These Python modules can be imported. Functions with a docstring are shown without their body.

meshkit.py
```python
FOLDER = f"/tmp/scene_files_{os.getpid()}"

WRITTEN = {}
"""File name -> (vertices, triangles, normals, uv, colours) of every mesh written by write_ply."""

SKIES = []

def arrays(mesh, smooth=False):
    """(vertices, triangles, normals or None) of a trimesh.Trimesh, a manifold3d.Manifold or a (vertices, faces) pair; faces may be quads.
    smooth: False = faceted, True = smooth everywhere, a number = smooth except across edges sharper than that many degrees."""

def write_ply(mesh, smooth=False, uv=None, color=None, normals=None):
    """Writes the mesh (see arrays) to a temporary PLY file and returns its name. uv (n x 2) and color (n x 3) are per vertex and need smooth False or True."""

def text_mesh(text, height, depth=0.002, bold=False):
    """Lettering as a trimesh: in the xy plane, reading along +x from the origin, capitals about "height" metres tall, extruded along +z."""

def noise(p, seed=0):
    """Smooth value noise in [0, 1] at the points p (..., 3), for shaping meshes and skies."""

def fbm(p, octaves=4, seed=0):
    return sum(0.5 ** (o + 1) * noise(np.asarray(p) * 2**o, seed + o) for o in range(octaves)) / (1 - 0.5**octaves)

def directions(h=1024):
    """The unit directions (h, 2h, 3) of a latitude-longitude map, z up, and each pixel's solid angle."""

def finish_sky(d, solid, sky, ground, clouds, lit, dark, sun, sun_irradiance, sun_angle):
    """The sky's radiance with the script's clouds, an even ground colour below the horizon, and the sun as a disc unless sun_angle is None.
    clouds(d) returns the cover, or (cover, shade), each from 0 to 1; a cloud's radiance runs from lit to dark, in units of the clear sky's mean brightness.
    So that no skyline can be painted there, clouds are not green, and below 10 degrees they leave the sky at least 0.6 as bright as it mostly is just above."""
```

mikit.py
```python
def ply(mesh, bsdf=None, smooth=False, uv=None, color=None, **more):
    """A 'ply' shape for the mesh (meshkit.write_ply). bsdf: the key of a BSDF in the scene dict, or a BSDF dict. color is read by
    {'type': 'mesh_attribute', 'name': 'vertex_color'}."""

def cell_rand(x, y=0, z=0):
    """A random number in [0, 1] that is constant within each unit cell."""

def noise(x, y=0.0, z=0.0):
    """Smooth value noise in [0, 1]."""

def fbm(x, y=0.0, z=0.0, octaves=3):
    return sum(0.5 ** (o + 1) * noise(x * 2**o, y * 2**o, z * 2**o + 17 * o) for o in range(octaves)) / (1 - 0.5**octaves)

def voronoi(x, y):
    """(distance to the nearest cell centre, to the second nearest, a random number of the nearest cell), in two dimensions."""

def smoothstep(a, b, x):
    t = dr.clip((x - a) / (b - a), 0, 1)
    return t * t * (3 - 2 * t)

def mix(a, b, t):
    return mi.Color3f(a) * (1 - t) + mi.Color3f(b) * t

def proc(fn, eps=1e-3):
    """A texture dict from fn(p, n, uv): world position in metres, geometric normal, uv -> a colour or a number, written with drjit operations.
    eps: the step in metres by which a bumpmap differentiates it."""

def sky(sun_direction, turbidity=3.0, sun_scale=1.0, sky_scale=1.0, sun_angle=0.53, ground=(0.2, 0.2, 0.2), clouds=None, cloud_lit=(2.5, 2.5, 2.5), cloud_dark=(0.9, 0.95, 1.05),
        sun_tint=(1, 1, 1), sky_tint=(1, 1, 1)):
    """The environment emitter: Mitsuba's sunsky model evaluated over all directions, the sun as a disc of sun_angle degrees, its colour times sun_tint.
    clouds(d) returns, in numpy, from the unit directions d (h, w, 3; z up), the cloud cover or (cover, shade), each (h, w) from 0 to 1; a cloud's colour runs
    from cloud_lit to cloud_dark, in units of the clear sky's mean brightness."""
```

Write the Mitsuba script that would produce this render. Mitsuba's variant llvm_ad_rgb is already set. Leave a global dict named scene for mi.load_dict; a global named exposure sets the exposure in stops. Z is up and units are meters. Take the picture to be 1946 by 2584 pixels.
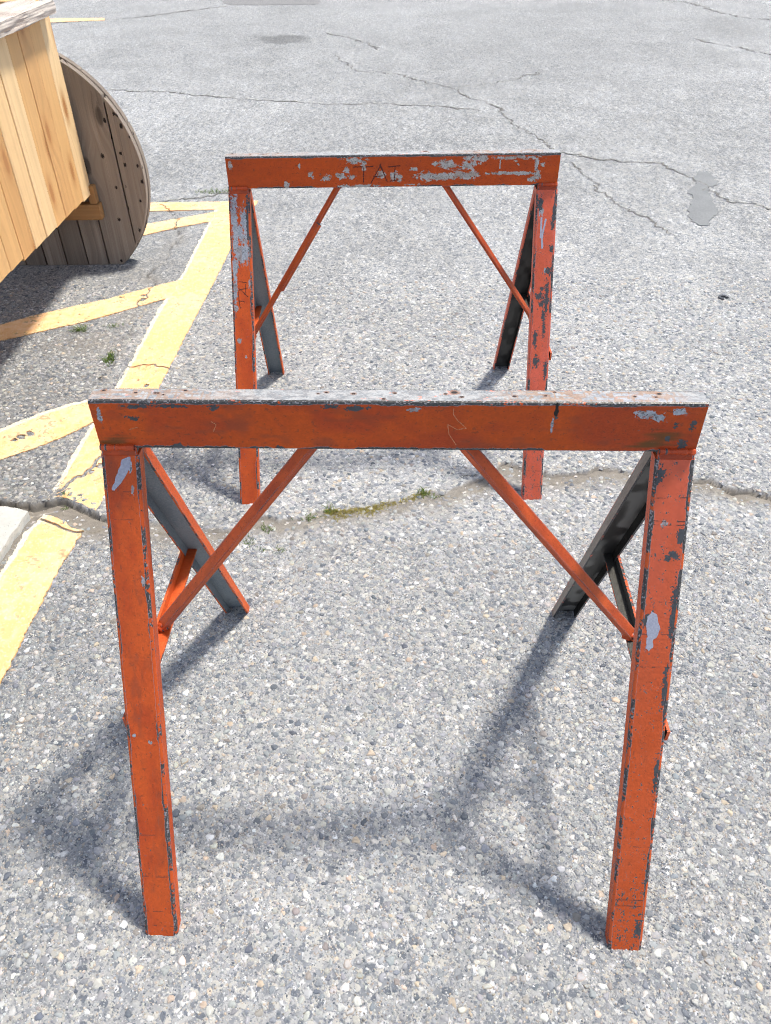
import math, random
import numpy as np, trimesh, drjit as dr, mitsuba as mi, mikit
from scipy.spatial import cKDTree
from shapely.geometry import Polygon, LineString, Point, MultiPolygon, box as sbox
from shapely.ops import unary_union, triangulate
from mikit import noise, fbm, voronoi, smoothstep, mix, cell_rand, proc, ply

# ---------------------------------------------------------------- camera, sky, exposure
scene, labels = {'type': 'scene'}, {}
exposure = 2.27
PITCH, ROLL, CAM_H = 0.6926998, -0.0113466, 1.241236
_c, _s = math.cos(PITCH), math.sin(PITCH)
_fwd = np.array([0, _c, -_s]); _r = np.array([1.0, 0, 0]); _u = np.array([0, _s, _c])
_up = -_r * math.sin(ROLL) + _u * math.cos(ROLL)
_o = np.array([0, 0, CAM_H])
scene['camera'] = {'type': 'thinlens', 'fov': 52.6, 'fov_axis': 'x', 'aperture_radius': 0.0007, 'focus_distance': 1.45,
                   'near_clip': 0.05, 'far_clip': 2000.0,
                   'to_world': mi.ScalarTransform4f().look_at(origin=_o.tolist(), target=(_o + _fwd).tolist(), up=_up.tolist())}
SUN = (0.368, 0.21, 0.906)
scene['daylight'] = mikit.sky(SUN, turbidity=3, sun_scale=0.9, sky_scale=1.1, sun_angle=7.5, sun_tint=(0.90, 0.985, 1.10), sky_tint=(1.03, 1.0, 0.97), ground=(0.25, 0.25, 0.25),
                              clouds=lambda d: np.full(d.shape[:2], 0.4), cloud_lit=(2.5, 2.45, 2.4))

rng = np.random.default_rng(7)
R = lambda a, b: float(rng.uniform(a, b))

# ---------------------------------------------------------------- helpers
def put(key, shape, label=None, cat=None, kind=None, group=None):
    base, k = key, 0
    while key in scene or key in labels:
        k += 1; key = f'{base}_{k:03d}'
    if shape is not None: scene[key] = shape
    d = {}
    if label: d['label'] = label
    if cat: d['category'] = cat
    if kind: d['kind'] = kind
    if group: d['group'] = group
    if d: labels[key] = d
    return key

def thing(name, label, cat, group=None):
    return put(name, None, label, cat, None, group)

class MB:
    """A mesh in the making: vertices, triangles and uv."""
    def __init__(s): s.v, s.f, s.t, s.n = [], [], [], 0
    def add(s, v, f, uv=None):
        v = np.asarray(v, float); f = np.asarray(f, int)
        s.v.append(v); s.f.append(f + s.n); s.t.append(np.zeros((len(v), 2)) if uv is None else np.asarray(uv, float)); s.n += len(v)
        return s
    def shape(s, bsdf, smooth=False, **k):
        v, f, t = np.vstack(s.v), np.vstack(s.f), np.vstack(s.t)
        return ply(trimesh.Trimesh(v, f, process=False), bsdf, smooth=smooth, uv=t, **k)

def vnoise(p, seed=0):
    """Smooth value noise in numpy on an (n, d) array, 0..1."""
    p = np.atleast_2d(np.asarray(p, float)); i = np.floor(p).astype(np.int64); t = p - i; t = t * t * (3 - 2 * t)
    out = np.zeros(len(p)); d = p.shape[1]
    for c in range(2 ** d):
        b = [(c >> k) & 1 for k in range(d)]
        h = np.full(len(p), (seed * 1013904223) & 0xFFFFFFFF, np.uint64); wgt = np.ones(len(p))
        for k in range(d):
            h = (h * np.uint64(0x9E3779B1) + (i[:, k] + b[k]).astype(np.uint64) * np.uint64(0x85EBCA77)) & np.uint64(0xFFFFFFFF)
            h ^= h >> np.uint64(15)
            wgt = wgt * (t[:, k] if b[k] else 1 - t[:, k])
        h = (h * np.uint64(0x2C1B3C6D)) & np.uint64(0xFFFFFFFF); h ^= h >> np.uint64(12)
        h = (h * np.uint64(0x297A2D39)) & np.uint64(0xFFFFFFFF); h ^= h >> np.uint64(15)
        out += wgt * (h / 4294967296.0)
    return out

def two(b): return {'type': 'twosided', 'bsdf': b}
def pr(col, rough=.6, spec=.4, metallic=0.0, **k):
    c = proc(col) if callable(col) else {'type': 'rgb', 'value': list(col)}
    r = proc(rough) if callable(rough) else rough
    return {'type': 'principled', 'base_color': c, 'roughness': r, 'specular': spec, 'metallic': metallic, **k}
def sel(c, a, b): return dr.select(c, a, b)
def C(r, g, b): return mi.Color3f(r, g, b)

# ---------------------------------------------------------------- ground plan, in metres (x right, y away from the viewer)
CRACKS = {
 'main': [(-1.9, 1.62), (-1.5, 1.6), (-1.2, 1.585), (-1.028, 1.568), (-0.986, 1.562), (-0.949, 1.552), (-0.901, 1.543), (-0.863, 1.549), (-0.838, 1.558), (-0.825, 1.55), (-0.799, 1.548), (-0.771, 1.533), (-0.746, 1.509), (-0.724, 1.495), (-0.709, 1.484), (-0.66, 1.477), (-0.579, 1.466), (-0.487, 1.447), (-0.418, 1.44), (-0.362, 1.45), (-0.327, 1.483), (-0.292, 1.486), (-0.262, 1.468), (-0.206, 1.487), (-0.171, 1.497), (-0.112, 1.508), (-0.062, 1.508), (0.007, 1.527), (0.068, 1.555), (0.109, 1.577), (0.142, 1.575), (0.196, 1.597), (0.252, 1.628), (0.319, 1.686), (0.36, 1.668), (0.419, 1.652), (0.442, 1.629), (0.502, 1.647), (0.558, 1.664), (0.605, 1.67), (0.635, 1.65), (0.718, 1.64), (0.814, 1.616), (0.858, 1.595), (0.886, 1.572), (0.94, 1.562), (0.977, 1.536), (1.075, 1.524), (1.4, 1.5), (1.9, 1.56)],
 'north': [(-0.4, 7.6), (-0.283, 7.198), (-0.205, 6.921), (0.118, 6.768), (0.291, 6.545), (0.454, 6.314), (0.533, 6.232), (0.594, 5.952), (0.702, 5.816), (0.772, 5.646), (0.791, 5.41), (0.849, 5.154), (0.883, 5.016), (0.958, 4.882), (0.958, 4.727), (1.006, 4.624), (1.159, 4.487), (1.321, 4.426), (1.472, 4.393), (1.566, 4.182), (1.602, 3.876), (1.643, 3.788), (1.704, 3.723), (1.834, 3.629), (2.3, 3.4)],
 'north2': [(-0.562, 8.741), (-0.325, 8.473), (-0.045, 7.99), (0.007, 7.771)],
 'branch1': [(1.021, 4.45), (1.032, 4.252), (1.062, 4.103), (1.075, 3.829), (1.147, 3.66), (1.202, 3.56), (1.25, 3.3)],
 'branch2': [(0.535, 6.261), (0.76, 6.367), (1.05, 6.588), (1.266, 6.816)],
 'west': [(-2.9, 6.4), (-2.083, 6.275), (-2.017, 6.318), (-1.93, 6.322), (-1.748, 6.258), (-1.576, 6.272), (-1.402, 6.172), (-0.992, 5.998), (-0.584, 5.878), (-0.379, 5.809), (0.001, 5.808), (0.337, 5.724), (0.603, 5.614), (0.714, 5.569)],
 'northeast': [(3.224, 10.772), (3.534, 10.543), (3.588, 9.793), (3.703, 9.406), (3.998, 9.147)],
 'northeast2': [(2.836, 8.183), (2.948, 7.872), (3.102, 7.718), (3.175, 7.506), (3.294, 7.301)],
 'hatch': [(-1.069, 3.823), (-1.014, 3.734), (-0.949, 3.608), (-0.929, 3.49), (-0.886, 3.413), (-0.905, 3.306), (-0.893, 3.186), (-0.908, 3.104), (-0.936, 2.981), (-0.883, 2.906), (-0.887, 2.793), (-0.905, 2.674), (-0.897, 2.574), (-0.897, 2.401), (-0.895, 2.294), (-0.889, 2.233), (-0.897, 2.155), (-0.906, 2.118)],
 'hatch2': [(-0.91, 2.238), (-0.819, 2.231), (-0.754, 2.25), (-0.704, 2.228), (-0.638, 2.217)],
 'diagonal': [(-0.852, 1.575), (-0.829, 1.617), (-0.785, 1.676), (-0.776, 1.732), (-0.741, 1.775)],
 'green': [(-1.4, 3.8), (-1.163, 3.815), (-1.124, 3.836), (-1.006, 3.876), (-0.864, 3.917), (-0.769, 3.983), (-0.705, 4.016)],
 'small': [(-0.22, 1.358), (-0.176, 1.352), (-0.141, 1.345), (-0.106, 1.348)],
 'topleft': [(-3.454, 9.36), (-3.365, 9.541), (-2.962, 9.706), (-2.682, 9.806), (-2.423, 10.023), (-2.026, 10.429), (-1.741, 10.697)],
}
LINES = {
 'long': [(-0.769, 3.841), (-0.78, 2.961), (-0.804, 2.646), (-0.817, 2.124), (-0.838, 1.845), (-0.849, 1.566), (-0.827, 1.558), (-0.773, 1.541), (-0.749, 1.518), (-0.724, 1.501), (-0.697, 2.122), (-0.69, 2.259), (-0.672, 2.592), (-0.655, 2.9), (-0.641, 3.214), (-0.597, 3.846)],
 'low': [(-0.841, 1.494), (-0.861, 1.425), (-0.865, 1.351), (-0.873, 1.276), (-0.894, 1.055), (-0.94, 0.6), (-0.81, 0.6), (-0.776, 0.88), (-0.765, 0.963), (-0.756, 1.228), (-0.751, 1.309), (-0.741, 1.385), (-0.735, 1.436), (-0.768, 1.446), (-0.79, 1.47), (-0.82, 1.486)],
 'bar_a': [(-1.5, 3.84), (-1.128, 3.836), (-0.873, 3.838), (-0.771, 3.838), (-0.771, 3.73), (-0.961, 3.724), (-1.104, 3.716), (-1.5, 3.71)],
 'bar_b': [(-1.4, 3.38), (-1.071, 3.543), (-0.907, 3.627), (-0.773, 3.70), (-0.776, 3.572), (-0.917, 3.499), (-1.049, 3.404), (-1.4, 3.24)],
 'bar_c': [(-1.75, 2.27), (-1.379, 2.53), (-1.354, 2.549), (-1.236, 2.638), (-1.028, 2.756), (-0.9, 2.849), (-0.784, 2.927), (-0.796, 2.764), (-0.921, 2.672), (-1.056, 2.572), (-1.19, 2.498), (-1.31, 2.433), (-1.336, 2.417), (-1.75, 2.14)],
 'bar_d': [(-1.5, 1.53), (-1.119, 1.851), (-1.099, 1.866), (-1.009, 1.953), (-0.942, 2.002), (-0.82, 2.062), (-0.832, 1.93), (-0.914, 1.839), (-0.981, 1.78), (-1.05, 1.734), (-1.069, 1.72), (-1.4, 1.43)],
 'far': [(-5.2, 9.6), (-3.754, 9.776), (-3.574, 9.828), (-2.959, 9.847), (-2.909, 9.682), (-3.488, 9.567), (-3.676, 9.55), (-5.2, 9.38)],
}
FILL = [(1.641, 4.231), (1.705, 4.198), (1.675, 4.037), (1.59, 3.929), (1.573, 3.849), (1.569, 3.721), (1.521, 3.577), (1.44, 3.465), (1.398, 3.46), (1.386, 3.523), (1.429, 3.676), (1.48, 3.8), (1.49, 3.933), (1.542, 3.972), (1.591, 4.127)]
OLDPATCH = [(-1.874, 11.3), (-0.723, 11.3), (-0.702, 10.743), (-1.182, 10.705), (-1.724, 10.749), (-1.841, 10.916)]
CURB = [(-0.883, 1.487), (-0.899, 1.33), (-0.909, 1.2), (-0.925, 1.0), (-1.05, 1.0), (-1.06, 1.3), (-1.036, 1.5), (-0.967, 1.512), (-0.945, 1.511), (-0.913, 1.501)]
MAINX = np.array([p[0] for p in CRACKS['main']]); MAINY = np.array([p[1] for p in CRACKS['main']])

def main_y(x):
    x = np.asarray(x, float); q = np.c_[x, np.zeros_like(x)]
    return np.interp(x, MAINX, MAINY) + .016 * (vnoise(q * 28, 3) - .5) + .006 * (vnoise(q * 45, 4) - .5)
def main_amp(x):
    return np.interp(x, [-1.9, -.86, -.70, -.6, -.3, -.15, .12, .22, .45, .75, .9, 1.9], [1, 1, .8, .2, .4, .1, .2, .4, .45, .4, .7, .6])

def densify(pts, step, jit, seed):
    out = []
    for (a, b) in zip(pts[:-1], pts[1:]):
        n = max(1, int(math.dist(a, b) / step))
        out += [(a[0] + (b[0] - a[0]) * i / n, a[1] + (b[1] - a[1]) * i / n) for i in range(n)]
    out = np.array(out + [pts[-1]])
    j = np.c_[vnoise(out * 17, seed), vnoise(out * 17, seed + 1)] - .5 + .7 * (np.c_[vnoise(out * 55, seed + 2), vnoise(out * 55, seed + 3)] - .5)
    return out + j * jit
CPTS = {}
for i, (k, v) in enumerate(CRACKS.items()):
    if k == 'main':
        xs = np.arange(-1.9, 1.9, .004); CPTS[k] = np.c_[xs, main_y(xs)]
    else:
        m = np.mean([q[1] for q in v]); CPTS[k] = densify(v, .006, .012 + .007 * m, 20 + 5 * i)
SUNK = ('hatch', 'hatch2', 'diagonal', 'small')
_cp = np.vstack([CPTS[k] for k in SUNK])
_str = np.concatenate([np.full(len(CPTS[k]), {'hatch': .75, 'hatch2': .45, 'diagonal': .7, 'small': .6}[k]) for k in SUNK])
_tree = cKDTree(_cp)

def relief(x, y):
    """Height, crack darkness and dust of the pavement."""
    p = np.c_[x, y]
    z = np.zeros(len(x))
    d, i = _tree.query(p, distance_upper_bound=.3); i = np.minimum(i, len(_cp) - 1); d = np.minimum(d, .3)
    w = (.0028 + .0012 * np.maximum(y, .8)) * _str[i] * (.45 + 1.1 * vnoise(p * 9, 11))
    c = np.clip(1.35 - d / np.maximum(w, 1e-4), 0, 1) * np.minimum(1, .45 + _str[i] * .55)
    z -= .009 * c
    dust = .45 * np.exp(-(d / (.03 + .006 * y)) ** 2) * _str[i] * vnoise(p * 13, 12)
    s = y - main_y(x) + .014 * (vnoise(p * 38, 17) - .5) + .006 * (vnoise(p * 85, 18) - .5); A = main_amp(x)
    below = s < 0; t = -s
    gap = np.exp(-((s + .005) / (.0052 * (.4 + .75 * A) * (.6 + .8 * vnoise(p * 22, 15)))) ** 2)
    z -= np.where(below, .012 * A * np.exp(-(np.maximum(t, 0) / .05) ** 1.5) * np.clip(t / .007, 0, 1), 0) + .009 * gap * A
    z += np.where(~below, .004 * A * np.exp(-(s / .09) ** 2), 0)
    c = np.maximum(c, gap * np.minimum(.78, .15 + A))
    dw = .055 + .05 * vnoise(p * np.array([7, 3]), 16) + .05 * np.clip((-x - .7) * 5, 0, 1)
    dust = np.maximum(dust, np.where(below, np.clip(1.3 - t / dw, 0, 1) * (.55 + .45 * A), np.exp(-(s / .006) ** 2) * .3))
    # loose dirt beside the concrete block and in the hatched corner
    e = np.clip(1.2 - np.hypot((x + .86) / .10, (y - 1.36) / .22), 0, 1); dust = np.maximum(dust, e * .9 * (x < -.80))
    e = np.clip(1.1 - np.hypot((x + 1.02) / .2, (y - 2.4) / .13), 0, 1); dust = np.maximum(dust, e * .4)
    near = np.clip((3.2 - y) / 1.2, 0, 1)
    z += (vnoise(p * 130, 13) - .5) * .0026 * (.35 + .65 * near) + (vnoise(p * 320, 14) - .5) * .0014 * near
    return z, c, np.clip(dust, 0, 1)

# ---------------------------------------------------------------- pavement
ys = [.22]
while ys[-1] < 11.6:
    y = ys[-1]; ys.append(y + max(.0042, 1.35 * (y * y + 1.54) / 968))
ys = np.array(ys); cs = np.linspace(-1, 1, 720)
YY, CC = np.meshgrid(ys, cs, indexing='ij'); XX = CC * (1.25 + .50 * YY)
gx, gy = XX.ravel(), YY.ravel()
gz, gc, gd = relief(gx, gy)
nr, nc = len(ys), len(cs)
edge = np.minimum(np.minimum(np.arange(nr), nr - 1 - np.arange(nr))[:, None], np.minimum(np.arange(nc), nc - 1 - np.arange(nc))[None, :]).ravel()
gz = np.where(edge == 0, 0, gz)
ii = (np.arange(nr - 1)[:, None] * nc + np.arange(nc - 1)[None, :]).ravel()
quads = np.c_[ii, ii + 1, ii + nc + 1, ii + nc]
ground = MB().add(np.c_[gx, gy, gz], np.vstack([quads[:, [0, 1, 2]], quads[:, [0, 2, 3]]]), np.c_[gc, gd])
x0, x1, ya, yb_ = .78 + .45 * ys[0], .78 + .45 * ys[-1], ys[0], ys[-1]
S = 150.0
# four flat strips from the border of the fine sheet out to the horizon, sharing its border vertices
def fan(corner_a, corner_b, border):
    v = np.vstack([[*corner_a, 0], [*corner_b, 0], border]); n = len(border)
    f = [[0, 2 + k, 3 + k] for k in range(n - 1)] + [[0, 1 + n, 1]]
    ground.add(v, np.array(f), np.zeros((len(v), 2)))
G_ = np.c_[gx, gy, gz].reshape(nr, nc, 3)
fan((-S, -S), (S, -S), G_[0]); fan((-S, S), (S, S), G_[-1]); fan((-S, -S), (-S, S), G_[:, 0]); fan((S, -S), (S, S), G_[:, -1])

def pave_col(p, n, uv):
    x, y = p.x, p.y
    crack, dust = uv.x, uv.y
    wx = x + .004 * noise(x * 60, y * 60, 5.0); wy = y + .004 * noise(x * 60, y * 60, 9.0)
    d1, d2, r1 = voronoi(wx * 92, wy * 92)
    e1, e2, r2 = voronoi(wx * 215 + 31, wy * 215)
    big = noise(x * .9, y * .9, 2.0); mid = noise(x * 4.3, y * 4.3, 3.0)
    fine = .5 * noise(x * 430, y * 430, 1.0) + .5 * noise(x * 1000, y * 1000, 4.0)
    base = mix(C(.155, .157, .158), C(.35, .352, .352), smoothstep(.15, .85, fine * .85 + .15 * mid))
    def tone(r):
        c = mix(C(.10, .112, .132), C(.20, .207, .217), smoothstep(.0, .28, r))
        c = mix(c, C(.325, .322, .31), smoothstep(.30, .52, r))
        c = mix(c, C(.40, .38, .335), smoothstep(.60, .78, r))
        return mix(c, C(.52, .515, .505), smoothstep(.86, .97, r))
    g2 = smoothstep(.02, .16, e2 - e1) * sel(r2 > .35, mi.Float(1), mi.Float(.3))
    base = mix(base, tone(cell_rand(r2 * 9173, 3)), g2 * .85)
    m1 = smoothstep(.10, .2, d2 - d1) * sel(r1 > .42, mi.Float(1), mi.Float(0))
    base = mix(base, tone(cell_rand(r1 * 7919, 7)), m1 * .9)
    # old sealed and stained areas
    st = smoothstep(1.15, .45, dr.sqrt(dr.square((x + .91) / .27) + dr.square((y - 8.4) / .27)) + .5 * (noise(x * 9, y * 9, 4.0) - .5))
    clump = noise(x * 34, y * 22, 8.0); speck = noise(x * 80, y * 34, 12.0); far = smoothstep(1.8, 5.0, y)
    base = base * (.91 + .18 * clump) * (1 - .13 * far) * (1 + far * (.5 * (speck - .5)))
    base = base * (.91 + .18 * big) * (.93 + .14 * mid) * (1 - .42 * st)
    worn = smoothstep(.50, .72, noise(x * 1.4 + 7, y * 1.1, 6.0)) * smoothstep(3.4, 2.2, y) * smoothstep(1.0, .2, dr.abs(x + 1.0))
    base = base * (1 - .26 * worn) * C(.86, .89, .945)
    sand = mix(C(.125, .113, .099), C(.225, .205, .178), fine * .6 + .4 * noise(x * 90, y * 90, 2.0))
    base = mix(base, sand, dr.minimum(dust * 1.25, .95))
    return mix(base, C(.035, .034, .033), smoothstep(.2, .9, crack) * .72)
scene['m_pave'] = two(pr(pave_col, .8, .3))
put('pavement', ground.shape('m_pave', smooth=True), 'weathered grey asphalt of exposed pebbles with long cracks across the car park', 'pavement', 'structure')

# painted lines, thin coats of paint 3 to 4 mm proud, broken where cracks run through
def lump(poly, amp=.004, seed=0, f=60, step=.006):
    q = densify(list(poly) + [poly[0]], step, 0, 1)[:-1]
    j = np.c_[vnoise(q * f, seed), vnoise(q * f, seed + 1)] - .5 + .8 * (np.c_[vnoise(q * f * 3, seed + 2), vnoise(q * f * 3, seed + 3)] - .5)
    g = Polygon(q + j * 2 * amp).buffer(0)
    return g
def tri(poly):
    v, f = trimesh.creation.triangulate_polygon(poly, engine='earcut'); return v, f
def sheet(mb, geom, z0, z1):
    for g in (geom.geoms if hasattr(geom, 'geoms') else [geom]):
        if g.area < 4e-5: continue
        m = trimesh.creation.extrude_polygon(g.simplify(.0006), z1 - z0)
        v = np.array(m.vertices); v[:, 2] += z0
        mb.add(v, m.faces, v[:, :2])
crack_cut = unary_union([LineString(CPTS[k]).buffer(.0035, quad_segs=2) for k in ('hatch', 'hatch2')] + [LineString(CPTS['diagonal']).buffer(.006), LineString(CPTS['main']).buffer(.006), LineString(densify([(-.85, 1.470), (-.80, 1.452), (-.73, 1.432)], .006, .030, 500)).buffer(.004), LineString(densify([(-.80, 1.475), (-.765, 1.455), (-.73, 1.449)], .006, .034, 510)).buffer(.003)])
hr = np.random.default_rng(5)
spots = []
for _ in range(900):
    x, y = hr.uniform(-1.45, -.6), hr.uniform(.7, 3.9)
    if vnoise([[x * 5, y * 5]], 77)[0] > .62: spots.append(Point(x, y).buffer(hr.uniform(.0015, .0055), quad_segs=1))
for (x, y, r) in ((-1.03, 1.845, .013), (-1.01, 1.86, .012), (-1.045, 1.83, .009), (-.90, 2.78, .011), (-.895, 2.75, .012), (-.985, 2.765, .008), (-.74, 2.12, .010), (-.765, 1.70, .012), (-.785, 1.675, .010), (-.745, 1.735, .009)):
    spots.append(lump(list(Point(x, y).buffer(r, quad_segs=3).exterior.coords)[:-1], .005, int(abs(x * 1e4))))
crack_cut = unary_union([crack_cut] + spots)
def yellow_col(p, n, uv):
    x, y = p.x, p.y
    a = fbm(x * 60, y * 60, 0.0, 2); b = noise(x * 300, y * 300, 2.0); c = noise(x * 7, y * 7, 1.0)
    col = mix(C(.73, .425, .19), C(.82, .53, .30), smoothstep(.3, .75, a * .6 + .4 * c))
    col = mix(col, C(.80, .62, .43), smoothstep(.62, .85, b) * .5)
    thin = smoothstep(.70, .84, .45 * noise(x * 140, y * 140, 7.0) + .40 * noise(x * 33, y * 33, 8.0) + .2 * c)
    return mix(col, C(.30, .25, .16), thin * .7)
def yellow_h(p, n, uv):
    x, y = p.x, p.y
    d1, d2, r = voronoi(x * 150, y * 150)
    return .0016 * smoothstep(.9, .1, d1) * (.4 + r) + .0012 * noise(x * 45, y * 45, 0.0)
scene['m_yellow'] = two({'type': 'bumpmap', 'arbitrary': proc(yellow_h, 8e-4), 'scale': 1.0, 'bsdf': pr(yellow_col, .65, .4)})
def cream_col(p, n, uv):
    a = noise(p.x * 220, p.y * 220, 3.0)
    return mix(C(.52, .46, .34), C(.68, .63, .53), a)
scene['m_cream'] = two(pr(cream_col, .7, .3))
paint_zone = []
for i, (k, v) in enumerate(LINES.items()):
    g = lump(v, .0022 if k != 'far' else .006, 100 + 9 * i)
    paint_zone.append(g)
    mb = MB(); sheet(mb, g.difference(crack_cut), -.004, .0036)
    put('pavement__painted_line', mb.shape('m_yellow'))
    if k in ('long', 'low', 'bar_d'):
        off = lump([(x - .013, y + (.004 if k != 'bar_d' else .012)) for x, y in v], .0045, 300 + 9 * i)
        mb = MB(); sheet(mb, off.difference(g.buffer(.001)).difference(crack_cut), -.004, .0028)
        put('pavement__older_painted_line', mb.shape('m_cream'), 'cream edge of an older painted line beside the yellow')
        paint_zone.append(off)
paint_zone = unary_union(paint_zone)

def fill_col(p, n, uv):
    return mix(C(.13, .139, .148), C(.20, .209, .22), .55 * noise(p.x * 260, p.y * 260, 0.0) + .45 * noise(p.x * 12, p.y * 12, 0.0))
scene['m_fill'] = two(pr(fill_col, .75, .3))
mb = MB(); sheet(mb, lump(FILL, .012, 60, 30, .015), -.004, .003); put('pavement__repair_patch', mb.shape('m_fill'), 'small smooth grey filler patch on the asphalt right of the far sawhorse')
def old_col(p, n, uv):
    return mix(C(.12, .123, .13), C(.2, .2, .205), noise(p.x * 150, p.y * 150, 0.0))
scene['m_old'] = two(pr(old_col, .8, .3))
mb = MB(); sheet(mb, lump(OLDPATCH, .012, 66, 10, .03), -.004, .003); put('pavement__asphalt_patch', mb.shape('m_old'), 'dark rectangular asphalt patch far off at the top of the picture')
curb_poly = Polygon(CURB)

# far cracks: flat dark strips along the fracture lines in place of open gaps
def seam_col(p, n, uv):
    return mix(C(.075, .074, .072), C(.20, .197, .19), noise(p.x * 90, p.y * 60, 0.0))
scene['m_seam'] = two(pr(seam_col, .9, .2))
for i, (k, wd) in enumerate({'north': .0052, 'north2': .006, 'branch1': .0048, 'branch2': .0042, 'west': .0062, 'northeast': .009, 'northeast2': .008, 'green': .006, 'topleft': .008}.items()):
    q = CPTS[k]; tg = np.gradient(q, axis=0); tg /= np.linalg.norm(tg, axis=1, keepdims=True) + 1e-9; nn = np.c_[-tg[:, 1], tg[:, 0]]
    ww = wd * (.25 + 1.2 * vnoise(q * 6, 200 + i) ** 1.3) * (.6 + .8 * vnoise(q * 40, 220 + i)) * np.minimum(1, np.minimum(np.arange(len(q)), np.arange(len(q))[::-1]) / 12)
    v = np.vstack([q + nn * ww[:, None], q - nn * ww[:, None]]); m_ = len(q)
    f = [[a, a + 1, m_ + a + 1] for a in range(m_ - 1)] + [[a, m_ + a + 1, m_ + a] for a in range(m_ - 1)]
    put('pavement__crack', MB().add(np.c_[v, np.full(len(v), .0032)], f).shape('m_seam'))

# exposed pebbles: flat-topped domes of many stones, set into the asphalt
def pebble_field(n, rlo, rhi, skew, ymin, ymax, seed, gap, taper):
    g = np.random.default_rng(seed)
    y = ymin + (ymax - ymin) * g.random(n) ** taper
    x = (g.random(n) * 2 - 1) * (.62 + .46 * y)
    r = rlo + (rhi - rlo) * g.random(n) ** skew
    o = np.argsort(-r); x, y, r = x[o], y[o], r[o]
    p = np.c_[x, y]; alive = np.ones(n, bool); t = cKDTree(p)
    nb = t.query_pairs(2 * gap * rhi, output_type='ndarray'); nb.sort(axis=1)
    dd = np.hypot(*(p[nb[:, 0]] - p[nb[:, 1]]).T); nb = nb[dd < gap * (r[nb[:, 0]] + r[nb[:, 1]])]
    nb = nb[np.argsort(nb[:, 0], kind='stable')]
    for a, b in nb:
        if alive[a]: alive[b] = False
    return x[alive], y[alive], r[alive], g
from shapely import contains_xy
def keep_out(x, y, z, c, d):
    k = ~contains_xy(paint_zone.buffer(.001), x, y) & ~contains_xy(curb_poly.buffer(.004), x, y) & (c < .35)
    return k & (np.random.default_rng(3).random(len(x)) > d * .9)
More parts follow.
